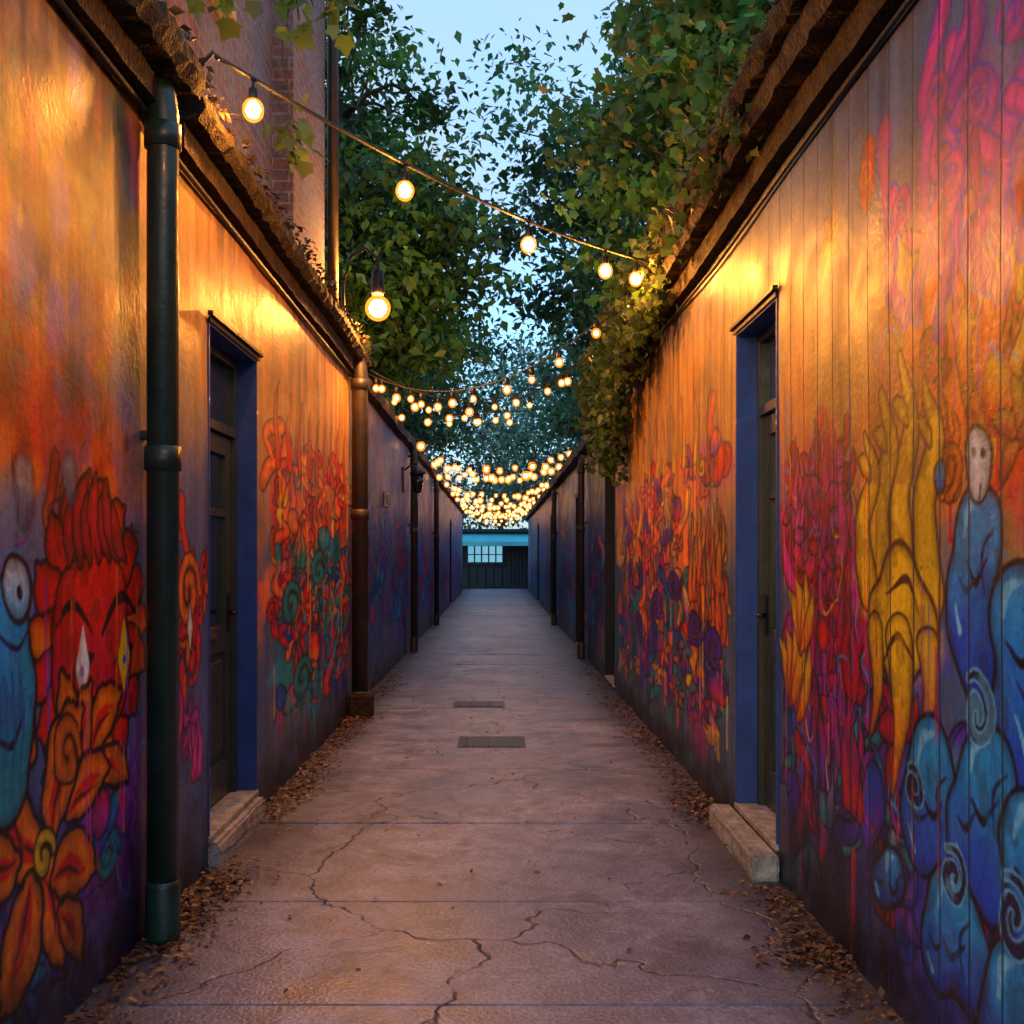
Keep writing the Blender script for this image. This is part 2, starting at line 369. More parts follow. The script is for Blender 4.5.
    def tangle(s,d0,d1,z0,z1,pals,n,sz,ols=('blk','nav'),ow=.009):
        d0/=s.kx;d1/=s.kx
        for i in range(n):
            d=R.uniform(d0,d1); z=R.uniform(z0,z1); p=pals[R.randint(len(pals))]; q=pals[R.randint(len(pals))]
            ol=ols[R.randint(len(ols))]; t=R.randint(7); S=sz*R.uniform(.6,1.4)
            if t==0: s.letter(d,z,S,p,q,ol,th=.13,ow=ow)
            elif t==1: s.flame(d,z-S*.4,S,S*.3,p,q,ol=ol,ow=ow)
            elif t==2: s.spiral((d,z),S*.3,p,S*.07,R.uniform(1,1.8),R.uniform(0,6),ol,R.choice([-1,1]),ow=ow)
            elif t in (3,6):
                a0=R.uniform(0,6)
                for j in range(R.randint(3,6)): s.petal((d,z),a0+j*1.2,S*.5,S*.12,p,q,ol=ol,ow=ow)
            elif t==4: s.blob([(d+R.uniform(-.2,.2)*S,z+R.uniform(-.25,.25)*S,S*R.uniform(.08,.2)) for _ in range(4)],p,q,ol,ow=ow)
            else:
                for j in range(3): s.drip(d+R.uniform(-.2,.2)*S,z,S*R.uniform(.4,1.2),.006+.006*R.rand(),p)
    def wall(s,name,X,mat,holes,face):
        nd,nz=s.D.shape; D=s.D*s.kx; dr=s.d*s.kx
        # rain streaks running down from the eave, rising damp and splash dirt at the foot
        run=fbm(D*11,s.Z*.8+3,3); reach=fbm(D*3+8,s.Z*0+2,3)
        top=s.Z[0,-1]; stn=sst(.5,.68,run)*sst(1.5*reach+.25,0,top-s.Z)
        foxing=sst(.55,.72,fbm(D*2.2+70,s.Z*2.6,5))*.4
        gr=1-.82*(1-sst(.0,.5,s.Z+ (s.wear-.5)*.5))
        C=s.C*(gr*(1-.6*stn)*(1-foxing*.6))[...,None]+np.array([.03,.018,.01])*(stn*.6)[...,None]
        off=(fbm(D*1.3,s.Z*1.3,2)-.5)*.012
        V=np.stack([X+off,D,s.Z],-1).reshape(-1,3)
        i=np.arange(nd-1)[:,None]; j=np.arange(nz-1)[None]
        a=i*nz+j; F=np.stack([a,a+nz,a+nz+1,a+1],-1).reshape(-1,4)
        if face<0: F=F[:,::-1]
        dc=(dr[:-1]+dr[1:])/2; zc=(s.z[:-1]+s.z[1:])/2; keep=np.ones((nd-1,nz-1),bool)
        for (a0,a1,b1) in holes: keep&=~((dc[:,None]>a0)&(dc[:,None]<a1)&(zc[None]<b1))
        o=tri_mesh(name,V,F[keep.ravel()],C.reshape(-1,3),mat,'paint')
        o.data.polygons.foreach_set('use_smooth',[True]*len(o.data.polygons)); return o

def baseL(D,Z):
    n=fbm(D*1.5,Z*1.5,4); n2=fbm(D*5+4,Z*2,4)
    och_glow=np.array([.52,.25,.05]); slate=np.array([.06,.10,.27]); grey=np.array([.24,.17,.12])  # ochre paint of the upper wall also carries warm bulb glow in its colour
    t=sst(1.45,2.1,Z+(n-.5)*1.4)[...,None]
    c=slate*(1-t)+och_glow*t
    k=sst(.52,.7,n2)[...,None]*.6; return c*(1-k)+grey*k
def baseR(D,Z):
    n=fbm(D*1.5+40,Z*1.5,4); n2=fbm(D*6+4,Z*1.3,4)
    och_glow=np.array([.52,.26,.05]); slate=np.array([.06,.12,.26])
    t=(sst(1.2,1.8,Z+(n-.5)*1.2)*(1-.97*sst(2.25,2.8,Z+(n-.5)*.6+np.clip(4.6-D,-3,3)*.14)))[...,None]  # mid-height ochre band with bulb glow painted in, back to slate above
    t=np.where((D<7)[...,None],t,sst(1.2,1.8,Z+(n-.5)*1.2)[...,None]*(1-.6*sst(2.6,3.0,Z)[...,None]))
    c=slate*(1-t)+och_glow*t
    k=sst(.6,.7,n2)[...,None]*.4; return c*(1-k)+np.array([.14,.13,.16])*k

# ---- left near
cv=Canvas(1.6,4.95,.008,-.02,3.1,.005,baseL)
for a in [((3.1,1.75),.33,'red',.9),((2.6,1.9),.4,'org',.7),((3.7,1.65),.3,'org',.6),((3.0,1.45),.25,'gry',.8),((2.4,1.5),.4,'blu',.7),((3.3,2.2),.4,'org',.3),((3.6,.5),.5,'pur',.8),((3.8,.4),.4,'mag',.7),((2.7,.5),.6,'nav',.8),((3.9,.2),.5,'nav',.8),((2.2,1.0),.5,'crim',.7),((3.6,1.3),.4,'blu',.6)]: cv.spray(*a)
cv.tangle(1.7,3.9,.2,1.45,['pur','mag','blu','crim','teal','pur'],50,.28,ow=.011)
cv.tangle(2.4,3.9,1.35,1.75,['red','org','crim'],12,.18,ols=('brn',))
for (x,z,r) in ((3.0,1.72,.09),(3.15,1.85,.07),(3.4,1.78,.1),(3.6,1.72,.08),(2.8,1.8,.1)): cv.blob([(x,z,r),(x+.06,z-.08,r*.8)],'red','org',ol=None,soft=.03)
cv.scrib(2.4,3.95,.2,1.6,50,['blk','nav','mag','cya'],.004)
for i in range(19):
    a=i/19*6.28; cv.petal((3.53+.2*math.cos(a),1.14+.22*math.sin(a)),a,.29,.095,'red','red' if i%3 else 'org',ol='blk',ow=.015)
cv.blob([(3.4,1.2,.2),(3.6,1.22,.2),(3.5,1.0,.22),(3.7,1.02,.16),(3.35,1.0,.14)],'red','crim')
for dd in (3.42,3.8):
    cv.seg([(dd-.09,1.04),(dd,1.05),(dd+.09,1.08)],[.01,.05,.01],'blk',k=.1,ol=None); cv.seg([(dd,.93),(dd,1.05),(dd,1.18)],[.002,.055,.002],'wht' if dd<3.6 else 'yel',k=.1,ol=None)
    cv.blob([(dd,1.03,.016)],'pur',ol=None)
cv.curve([(3.22,1.2),(3.35,1.26),(3.5,1.14)],[.01,.024,.006],'blk',ol=None); cv.curve([(3.6,1.14),(3.75,1.26),(3.92,1.2)],[.01,.024,.006],'blk',ol=None)
for j in range(4): cv.curve([(3.3+j*.1,.96),(3.37+j*.1,.9),(3.34+j*.12,.82)],[.006,.014,.004],'blk',ol=None); cv.curve([(3.36+j*.1,1.36),(3.4+j*.09,1.45),(3.38+j*.1,1.53)],[.004,.012,.003],'brn',ol=None)
for i in range(7): cv.petal((3.32+i*.08,1.40),1.1+.17*i,.2+.05*(i%2),.05,'red','crim',ow=.012)
# orange curling leaves
for (x,z,a,L,W) in [(3.5,.78,2.3,.34,.09),(3.5,.78,.5,.3,.08),(3.55,.7,-.3,.3,.07),(3.42,.7,1.3,.3,.08),(3.3,.62,.2,.34,.08),(3.05,.85,1.9,.34,.09),(3.12,.55,2.3,.42,.11),(3.18,.6,.9,.4,.11),(3.1,.5,-1.1,.34,.12),(3.02,.5,-2.1,.34,.12),(3.2,.46,-.2,.3,.1),(2.95,.6,2.9,.3,.1),(3.25,.35,-.9,.24,.07)]:
    cv.petal((x,z),a,L,W,'org','org',ow=.02); cv.petal((x,z),a+.05,L*.8,W*.35,'red',ol=None); cv.petal((x,z),a,L*.7,W*.1,'brn',ol=None)
cv.spiral((3.3,.8),.1,'org',.03,1.3); cv.spiral((3.12,.55),.07,'yel',.02,1.1)
# blue figure
cv.blob([(2.9,1.22,.13),(2.92,1.02,.16),(2.86,.86,.16),(2.75,1.0,.15)],'cya','teal',ow=.02); cv.blob([(2.98,1.31,.065),(2.94,1.34,.05)],'wht','ltb',ow=.02)
cv.blob([(2.99,1.3,.02)],'blk',ol=None); cv.curve([(2.8,.95),(2.92,.9),(3.02,.98)],[.008,.012,.006],'blk',ol=None); cv.curve([(2.84,1.2),(2.95,1.16),(3.03,1.2)],[.006,.01,.006],'nav',ol=None)
for j in range(4): cv.curve([(2.82+j*.05,1.1),(2.86+j*.05,.98),(2.83+j*.05,.85)],[.003,.008,.003],'blu',ol=None)
cv.blob([(3.0,1.62,.05),(3.02,1.54,.045)],'wht','gry',alpha=.5,soft=.012); cv.blob([(3.33,1.66,.04),(3.34,1.58,.04)],'wht','gry',alpha=.5,soft=.012)
cv.tangle(4.25,4.88,.85,1.5,['red','org','crim','red'],20,.34,ow=.013); cv.tangle(4.25,4.88,.5,.8,['mag','pink','pur'],8,.25)
cv.spiral((4.6,1.25),.16,'org',.035); cv.seg([(4.62,1.0),(4.62,1.1),(4.62,1.2)],[.002,.04,.002],'wht',k=.1)
for i in range(26): cv.drip(R.uniform(2.4,4.8),R.uniform(.6,1.6),R.uniform(.15,.5),.005,['red','org','blu','mag'][i%4])
for i in range(90): cv.spray((R.uniform(2.2,4.0),R.uniform(1.75,2.9)),R.uniform(.02,.12),['org','red','yel','brn','brn','grn','blu'][i%7],.45,1.5)
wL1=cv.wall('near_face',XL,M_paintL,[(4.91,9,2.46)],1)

# ---- left mid
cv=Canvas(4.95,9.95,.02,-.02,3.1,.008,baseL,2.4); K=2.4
for i in range(22): cv.spray((R.uniform(6.3,9.7)/K,R.uniform(.9,2.0)),R.uniform(.1,.22),['red','org','org','crim','yel'][i%5],.8)
for i in range(14): cv.spray((R.uniform(6.2,9.7)/K,R.uniform(.3,1.0)),R.uniform(.1,.2),['teal','blu','cya','nav'][i%4],.8)
cv.tangle(6.3,9.8,1.35,2.1,['red','org','red','yel','org'],75,.24,ow=.010)
cv.tangle(6.3,9.8,.4,1.5,['teal','red','blu','org','cya','red','teal'],110,.22,ow=.010)
for i in range(40): cv.drip(R.uniform(6.2,9.8)/K,R.uniform(.6,2.4),R.uniform(.2,.6),.005,['red','org','yel','teal'][i%4])
for d,z in ((6.9,1.1),(8.0,1.3),(7.3,.6)): cv.spiral((d/K,z),.14,'teal',.035,1.4)
for i in range(9): cv.curve([((6.5+i*.35)/K,1.95),((6.45+i*.35)/K,2.15),((6.55+i*.35)/K,2.4)],[.03,.018,.003],'org','red',ow=.006)
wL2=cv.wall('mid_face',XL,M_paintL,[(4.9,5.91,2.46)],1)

# ---- left far
def baseFar(D,Z):
    n=fbm(D*.6,Z*1.5,4); a=np.array([.05,.09,.32]); b_=np.array([.20,.09,.22]); c_=np.array([.08,.15,.38])
    t=sst(.35,.65,n)[...,None]; c=a*(1-t)+b_*t
    s_=(np.floor(D/4.3)%2)[...,None]; return c*(1-.5*s_)+c_*.5*s_
cv=Canvas(9.95,41,.06,-.02,2.95,.02,baseFar,4.)
for i in range(50): cv.spray((R.uniform(10.2,38)/4,R.uniform(.4,1.8)),R.uniform(.1,.3),['pur','blu','mag','red','blu','pur'][i%6],.6)
cv.tangle(10.3,16,.5,2.0,['pur','blu','red','mag','crim','cya'],40,.3,ow=.016); cv.tangle(18,38,.4,1.9,['pur','blu','red','mag','cya'],70,.35,ow=.02)
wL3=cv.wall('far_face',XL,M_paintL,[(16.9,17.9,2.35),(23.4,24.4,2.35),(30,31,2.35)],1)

# ---- right near
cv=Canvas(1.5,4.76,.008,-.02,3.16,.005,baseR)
for a in [((2.9,1.9),.5,'org',.9),((3.0,2.05),.25,'red',.7),((2.6,1.95),.45,'org',.9),((2.2,1.8),.6,'red',.9),((3.4,1.75),.35,'org',.5),((4.1,1.3),.5,'crim',.95),((4.2,1.6),.35,'crim',.7),((3.9,.9),.5,'crim',.9),((3.3,.5),.6,'pur',.8),((2.7,.4),.6,'blu',.9),((4.2,.5),.5,'pur',.8),((3.8,.25),.6,'nav',.8),((2.2,.8),.7,'blu',.8),((4.5,2.0),.3,'org',.4),((2.8,2.4),.35,'mag',.5)]: cv.spray(*a)
cv.tangle(2.4,4.6,.25,.95,['pur','crim','blu','mag','nav','teal'],60,.30,ow=.012)
cv.tangle(3.65,4.65,.85,1.8,['crim','red','pink','crim','mag','crim'],74,.28,ols=('crim','blk','brn'),ow=.01)
cv.tangle(1.7,3.1,1.6,2.15,['red','org','crim','org','yel'],44,.24,ols=('brn','crim','blk'))
cv.scrib(2.4,4.7,.3,2.1,70,['blk','nav','crim','cya','yel'],.004)
# magenta lettering
for i,(d,z,sz) in enumerate([(3.4,2.48,.38),(3.2,2.62,.42),(3.02,2.45,.42),(2.85,2.65,.46),(2.66,2.45,.44),(2.45,2.6,.44),(3.1,2.3,.32),(2.75,2.25,.32),(3.3,2.32,.3),(2.9,2.78,.3),(2.55,2.3,.3),(3.0,2.2,.26)]):
    cv.letter(d,z,sz,'pink','mag',ol='pur',th=.12,ow=.012)
for d,z in ((3.3,2.4),(3.05,2.6),(2.8,2.5),(2.6,2.65),(2.95,2.35)): cv.petal((d,z),R.uniform(0,6),.2,.03,'mag','pink',ol='nav',ow=.006); cv.spiral((d,z+.05),.08,'pink',.02,1.2,ol='pur',ow=.007)
for i in range(14): cv.drip(R.uniform(2.5,3.5),R.uniform(2.2,2.5),R.uniform(.15,.4),.006,['mag','pink','red'][i%3])
cv.blob([(3.6,2.65,.06),(3.58,2.73,.05),(3.62,2.58,.04)],'red','crim',ol='brn',ow=.006); cv.spiral((3.6,2.66),.05,'org',.008,1.3,ol=None)
for a in range(7): cv.petal((4.03,2.55),a*.9,.14,.024,'yel','org',ol='brn',ow=.006)
# yellow tag
cv.spray((3.35,1.4),.35,'yel',.7)
for (x,h) in [(3.12,.6),(3.3,.7),(3.47,.62),(3.62,.5)]: cv.curve([(x,1.3),(x+.05,1.3+h*.4),(x-.04,1.3+h*.7),(x+.03,1.3+h)],[.08,.07,.055,.012],'yel','yel',ol='brn',ow=.014); cv.petal((x,1.3+h*.7),.6,.12,.03,'yel',ol='brn')
cv.blob([(3.2,1.2,.12),(3.35,1.3,.14),(3.5,1.2,.12),(3.35,1.1,.12)],'yel','yel',ol='brn',ow=.018)
for (x,z0_,z1_,r) in ((3.35,1.12,.68,.1),(3.14,1.14,.84,.07),(3.56,1.14,.82,.07)): cv.seg([(x,z0_),(x-.02,(z0_+z1_)/2),(x+.03,z1_)],[r,r*.6,.006],'yel','org',ow=.014,ol='brn')
cv.curve([(3.2,1.25),(3.3,1.35),(3.45,1.3)],[.006,.016,.005],'brn',ol=None); cv.curve([(3.25,1.08),(3.36,1.14),(3.48,1.06)],[.006,.016,.005],'brn',ol=None)
# blue bubble characters
B=dict(f2='blu',ow=.018)
for cs in [[(2.8,1.45,.14),(2.86,1.3,.15),(2.78,1.15,.13)],[(2.55,1.25,.15),(2.5,1.05,.17),(2.62,.95,.12)],[(3.1,.78,.15),(3.18,.62,.13),(3.0,.66,.12)],[(2.75,.82,.15),(2.85,.68,.14),(2.7,.6,.12)],[(2.5,.7,.15),(2.42,.5,.16)],[(2.95,.42,.15),(3.05,.3,.11),(2.82,.33,.12)],[(2.6,.32,.14),(2.68,.2,.1)],[(2.3,1.3,.2),(2.2,1.0,.2)],[(3.4,.42,.08),(3.5,.35,.06)]]:
    cv.blob(cs,'cya',**B)
    a,b_,r=cs[0]; cv.curve([(a+r*.6,b_+r*.1),(a+r*.4,b_+r*.6),(a-r*.1,b_+r*.75)],[.008,.018,.006],'ltb',ol=None)
    cv.curve([(a+r*.5,b_-r*.4),(a,b_-r*.7),(a-r*.5,b_-r*.3)],[.006,.014,.005],'blk',ol=None)
    cv.curve([(a-r*.7,b_+r*.2),(a-r*.3,b_-r*.2),(a-r*.5,b_-r*.9)],[.004,.010,.004],'nav',ol=None)
    a,b_,r=cs[1]; cv.curve([(a+r*.5,b_+r*.3),(a+r*.1,b_+r*.1),(a-r*.4,b_+r*.4)],[.004,.012,.004],'nav',ol=None); cv.curve([(a+r*.6,b_-r*.2),(a+r*.3,b_-r*.6)],[.006,.012],'ltb',ol=None)
for c,r in (((2.8,1.0),.1),((2.95,.55),.09),((2.58,.52),.1),((3.22,.72),.06)): cv.spiral(c,r,'nav',.018,1.4,1,ol='ltb',ow=.006)
cv.blob([(2.82,1.68,.06),(2.81,1.6,.045)],'wht','wht'); cv.blob([(2.845,1.68,.014)],'blk',ol=None); cv.blob([(2.79,1.68,.014)],'blk',ol=None); cv.seg([(2.8,1.6),(2.8,1.56)],.006,'blk',ol=None)
cv.blob([(3.05,1.62,.035)],'cya','blu')
for (x,z) in ((4.45,.75),(4.58,.8),(4.42,1.0)): 
    for j in range(4): cv.petal((x,z),.9+j*.4,.32,.06,'yel','org',ow=.01,ol='brn')
for i in range(34): cv.drip(R.uniform(2.4,4.7),R.uniform(.7,2.3),R.uniform(.15,.5),.004,['crim','org','blu','mag','crim'][i%5])
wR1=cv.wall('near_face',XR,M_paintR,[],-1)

# ---- right mid
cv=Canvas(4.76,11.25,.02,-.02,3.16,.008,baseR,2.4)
for i in range(30): cv.spray((R.uniform(5.9,11)/K,R.uniform(.8,2.0)),R.uniform(.1,.24),['org','red','org','yel','org','mag'][i%6],.75)
for i in range(16): cv.spray((R.uniform(5.9,11)/K,R.uniform(.2,1.1)),R.uniform(.1,.22),['pur','blu','mag','teal'][i%4],.8)
cv.tangle(5.8,11,1.2,2.05,['org','red','yel','org','pur','org'],95,.25,ow=.010)
cv.tangle(5.8,11,.35,1.3,['pur','mag','org','teal','yel','blu','red'],125,.22,ow=.010)
for i in range(10): cv.flame((5.95+i*.1)/K,.7+R.rand()*.6,.5,.07,'yel' if i%2 else 'org','org',ol='brn')
for i in range(40): cv.drip(R.uniform(5.8,11)/K,R.uniform(.6,2.5),R.uniform(.2,.7),.005,['red','org','yel','teal'][i%4])
for d in (6.2,6.8,7.6,8.4,9.4): cv.spiral((d/K,R.uniform(.7,1.6)),.12,'pur',.03,1.3,R.rand()*6)
for i in range(8): cv.curve([((6.8+i*.4)/K,2.0),((6.75+i*.4)/K,2.2),((6.85+i*.4)/K,2.45)],[.03,.018,.003],'org','yel',ol='brn',ow=.006)
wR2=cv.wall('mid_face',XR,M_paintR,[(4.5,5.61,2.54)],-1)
# ---- right far
def baseFarR(D,Z): 
    n=fbm(D*.6+9,Z*1.5,4); t=sst(.35,.65,n)[...,None]; c=np.array([.03,.18,.34])*(1-t)+np.array([.10,.10,.30])*t
    s_=(np.floor(D/2.1)%3==0)[...,None]; return np.where(s_,c*.4,c)
cv=Canvas(11.25,43,.06,-.02,2.76,.02,baseFarR,4.)
for i in range(50): cv.spray((R.uniform(12.5,42)/4,R.uniform(.4,1.8)),R.uniform(.1,.3),['pur','blu','teal','mag','cya','blu'][i%6],.5)
cv.tangle(12.6,38,.4,1.7,['pur','blu','teal','mag','cya','org'],90,.3,ow=.02)
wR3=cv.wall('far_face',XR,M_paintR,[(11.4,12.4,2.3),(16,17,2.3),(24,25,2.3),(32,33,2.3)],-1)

# ------------------------------------------------------------------ wall bodies, eaves
def bodies(side,X,d0,d1,top,holes,th=.32):
    o=[]; s=side; cur=d0
    xa,xb=(X+s*.012,X+s*th)
    lo,hi=min(xa,xb),max(xa,xb)
    for (a,b_,h) in holes:
        o.append(box('masonry',lo,hi,cur,a,-.05,top,M_back,0)); o.append(box('lintel',lo,hi,a,b_,h,top,M_back,0)); cur=b_
    o.append(box('masonry',lo,hi,cur,d1,-.05,top,M_back,0)); return o
def rough_eave(name,prof,d0,d1,mat,step=.12,amp=.012):
    ys=np.arange(d0,d1+1e-3,step); V=[];F=[];k=len(prof)
    for i,y in enumerate(ys):
        for j,(x,z) in enumerate(prof):
            V.append((x+R.uniform(-amp,amp)*.6,y,z+R.uniform(-amp,amp)*.6+.012*math.sin(y*1.7)))
    for i in range(len(ys)-1):
        for j in range(k):
            a=i*k+j;b_=i*k+(j+1)%k; F.append((a,b_,b_+k,a+k))
    F.append(tuple(range(k))); F.append(tuple((len(ys)-1)*k+j for j in range(k))[::-1])
    return pymesh(name,V,F,mat)
wl=empty('graffiti_wall')
parent(wl,wL1,wL2,*bodies(-1,XL,1.6,9.95,3.09,[(4.91,5.91,2.46)]),
  rough_eave('eave_fascia',[(-1.285,3.02),(-1.22,3.02),(-1.22,3.12),(-1.285,3.12)],1.6,4.2,M_brown,.1,.006),
  rough_eave('eave_coping',[(-1.62,3.12),(-1.14,3.125),(-1.11,3.18),(-1.12,3.25),(-1.30,3.31),(-1.62,3.31)],1.6,4.24,M_moss,.05,.016),
  rough_eave('eave_fascia',[(-1.285,2.99),(-1.23,2.99),(-1.23,3.09),(-1.285,3.09)],4.32,9.95,M_brown,.1,.006),
  rough_eave('eave_coping',[(-1.62,3.09),(-1.17,3.095),(-1.14,3.14),(-1.15,3.2),(-1.30,3.26),(-1.62,3.26)],4.3,10.0,M_moss,.05,.016))
wr=empty('graffiti_wall.001')
parent(wr,wR1,wR2,*bodies(1,XR,1.5,11.25,3.14,[(4.78,5.61,2.54)]),
  rough_eave('eave_fascia',[(1.215,3.06),(1.16,3.06),(1.16,3.18),(1.215,3.18)],1.5,11.3,M_brown,.1,.006),
  rough_eave('eave_soffit',[(1.6,3.18),(1.07,3.18),(1.05,3.24),(1.07,3.30),(1.6,3.30)],1.5,11.3,M_brown,.08,.012),
  rough_eave('roof_edge',[(1.6,3.302),(1.03,3.302),(1.0,3.35),(1.02,3.41),(1.25,3.50),(1.6,3.56)],1.5,11.3,M_moss,.05,.022),
  box('roof',1.55,4.5,1.5,11.25,3.3,3.54,M_roof,.02))
wl3=empty('painted_wall'); parent(wl3,wL3,*bodies(-1,XL,9.97,41,2.94,[(16.9,17.9,2.35),(23.4,24.4,2.35),(30,31,2.35)]),
  rough_eave('coping',[(-1.65,2.94),(-1.19,2.94),(-1.17,3.04),(-1.35,3.12),(-1.65,3.12)],10.02,41,M_roof,.3,.025),
  box('roof',-4.2,-1.62,10.05,41,2.7,3.0,M_roof,.02))
wr3=empty('painted_wall.001'); parent(wr3,wR3,*bodies(1,XR,11.27,43,2.75,[(11.4,12.4,2.3),(16,17,2.3),(24,25,2.3),(32,33,2.3)]),
  rough_eave('coping',[(1.6,2.75),(1.08,2.75),(1.06,2.86),(1.3,2.98),(1.6,3.0)],11.32,43,M_roof,.3,.025),
  box('roof',1.57,4.2,11.35,43,2.6,2.84,M_roof,.02))

# ------------------------------------------------------------------ doors
def door(side,X,d0,d1,top,mat,frame,name='panelled_door',z0=.14,rec=.13,hood=True,detail=True):
    s=side; e=empty(name)
    def bx(n,a,b_,y0,y1,z0_,z1,m,bev=.003): 
        xa,xb=X+s*a,X+s*b_; return box(n,min(xa,xb),max(xa,xb),y0,y1,z0_,z1,m,bev)
    o=[]
    o.append(bx('jamb',.0-.004,rec+.05,d1-.022,d1,z0,top,frame)); o.append(bx('jamb',-.004,rec+.05,d0,d0+.022,z0,top,frame))
    o.append(bx('head',-.004,rec+.05,d0+.022,d1-.022,top-.03,top,frame))
    a,b_=d0+.024,d1-.024; t=top-.032
    fw=.04
    o.append(bx('frame_stile',rec-.03,rec+.02,a,a+fw,z0,t,mat)); o.append(bx('frame_stile',rec-.03,rec+.02,b_-fw,b_,z0,t,mat))
    tr=t-.36
    o.append(bx('transom',rec-.03,rec+.02,a+fw,b_-fw,tr-.05,tr,mat)); o.append(bx('frame_head',rec-.03,rec+.02,a+fw,b_-fw,t-.04,t,mat))
    o.append(bx('transom_glass',rec+.0,rec+.01,a+fw,b_-fw,tr,t-.04,M_glass,0))
    a+=fw+.003;b_-=fw+.003;h=tr-.053
    o.append(bx('stile',rec-.005,rec+.04,a,a+.1,z0+.01,h,mat)); o.append(bx('stile',rec-.005,rec+.04,b_-.1,b_,z0+.01,h,mat))
    for q in ((z0+.01,z0+.2),(z0+.76,z0+.9),(h-.1,h),(h-.42,h-.38)): o.append(bx('rail',rec-.004,rec+.04,a+.1,b_-.1,q[0],q[1],mat))
    o.append(bx('muntin',rec-.002,rec+.03,(a+b_)/2-.015,(a+b_)/2+.015,z0+.2,h-.1,mat))
    o.append(bx('panel',rec+.015,rec+.035,a+.1,b_-.1,z0+.2,z0+.76,mat)); o.append(bx('glazing',rec+.02,rec+.028,a+.1,b_-.1,z0+.9,h-.1,M_glass,0))
    for (p,q) in ((a+.12,(a+b_)/2-.03),((a+b_)/2+.03,b_-.12)): o.append(bx('raised_panel',rec+.004,rec+.02,p,q,z0+.24,z0+.72,mat,.008))
    if detail:
        kn=X+s*(rec-.05)
        o.append(tube('handle',[(X+s*(rec+.0),b_-.06,1.1),(kn,b_-.06,1.1),(kn-s*.005,b_-.16,1.1)],.011,M_iron,8))
        o.append(bx('lock_plate',rec-.012,rec-.006,b_-.085,b_-.035,1.0,1.2,M_iron,.002))
        o.append(bx('letter_plate',rec-.014,rec-.006,(a+b_)/2-.12,(a+b_)/2+.12,.98,1.04,M_brass,.002))
    if hood:
        o.append(bx('hood',-.03,-.006,d0-.03,d1+.03,top+.005,top+.028,M_iron)); o.append(bx('architrave',-.014,-.005,d0-.015,d1+.015,top-.02,top+.004,M_iron))
    o.append(bx('threshold',-.01,rec+.05,d0,d1,z0-.03,z0,M_stone,.003))
    return parent(e,*o)
door(-1,XL,4.91,5.91,2.46,M_door,M_blue); door(1,XR,4.78,5.61,2.54,M_door,M_blue)
for (s,X,a,b_,t) in ((-1,XL,16.9,17.9,2.35),(-1,XL,23.4,24.4,2.35),(-1,XL,30,31,2.35),(1,XR,11.4,12.4,2.3),(1,XR,16,17,2.3),(1,XR,24,25,2.3),(1,XR,32,33,2.3)):
    door(s,X,a,b_,t,M_doordk,M_doordk,z0=.05,detail=False)
def step(x0,x1,y0,y1,z1):
    bm=bmesh.new(); bmesh.ops.create_cube(bm,size=1)
    for v in bm.verts: v.co=Vector(((x0+x1)/2+v.co.x*(x1-x0),(y0+y1)/2+v.co.y*(y1-y0),(z1-.02)/2+v.co.z*(z1+.02)))
    bmesh.ops.bevel(bm,geom=bm.edges[:],offset=.014,segments=3,affect='EDGES')
    bmesh.ops.subdivide_edges(bm,edges=bm.edges[:],cuts=3,use_grid_fill=True)
    for v in bm.verts: v.co+=Vector((random.uniform(-1,1),random.uniform(-1,1),random.uniform(-1,1)))*.003
    me=bpy.data.meshes.new('doorstep'); bm.to_mesh(me); bm.free(); me.materials.append(M_stone); return link(bpy.data.objects.new('doorstep',me))
step(-1.44,-1.24,4.915,5.905,.108)
step(1.10,1.215,4.72,5.72,.108)
step(1.225,1.38,4.79,5.6,.109)

# ------------------------------------------------------------------ pipes
def pipe(x,y,zt,r,mat,sd):
    e=empty('drain_pipe'); V=[];F=[]
    tube_data([(x,y,.0),(x,y,zt-.12),(x+sd*.01,y,zt-.05),(x+sd*.03,y,zt)],r,16,V,F)
    o=[pymesh('pipe',V,F,mat,True)]
    for z in (1.75,zt-.2): 
        o.append(tube('collar',[(x,y,z-.045),(x,y,z-.043),(x,y,z+.043),(x,y,z+.045)],[r*1.05,r*1.16,r*1.16,r*1.05],mat,16))
        o.append(box('bracket',x+sd*r*.8,x+sd*(r*.8+.06),y-.03,y+.03,z+.07,z+.1,mat))
    o.append(tube('base_shoe',[(x,y,0),(x,y,.02),(x,y,.2),(x,y,.22)],[r*1.12,r*1.11,r*1.09,r*1.03],mat,16))
    return parent(e,*o)
pipe(-1.215,4.0,3.12,.057,M_pipe,-1); pipe(-1.19,9.55,3.08,.07,M_pipe2,-1)
pipe(-1.20,15.9,2.94,.05,M_pipe2,-1); pipe(1.14,14.9,2.74,.045,M_pipe2,1); pipe(-1.21,22,2.9,.05,M_pipe2,-1); pipe(1.14,22,2.74,.05,M_pipe2,1)
gt=empty('gully_trap'); parent(gt,box('housing',-1.27,-1.08,9.42,9.68,-.03,.2,M_brown,.015),box('grate',-1.25,-1.10,9.44,9.66,.2,.212,M_iron,.002))
pl=empty('wall_plaque'); parent(pl,box('plate',-1.283,-1.26,12.5,12.85,1.95,2.12,M_stone),box('rim',-1.262,-1.255,12.53,12.82,1.98,2.09,M_iron))
tube('conduit',[(-1.265,1.8,3.0),(-1.265,3.9,3.0),(-1.265,4.4,2.96),(-1.265,9.4,2.95)],.012,M_cable,8)
tube('conduit',[(1.20,1.8,3.02),(1.20,4.5,3.01),(1.195,6,2.98),(1.20,8,3.03),(1.195,9.5,2.9),(1.20,11.2,2.95)],.010,M_cable,8)
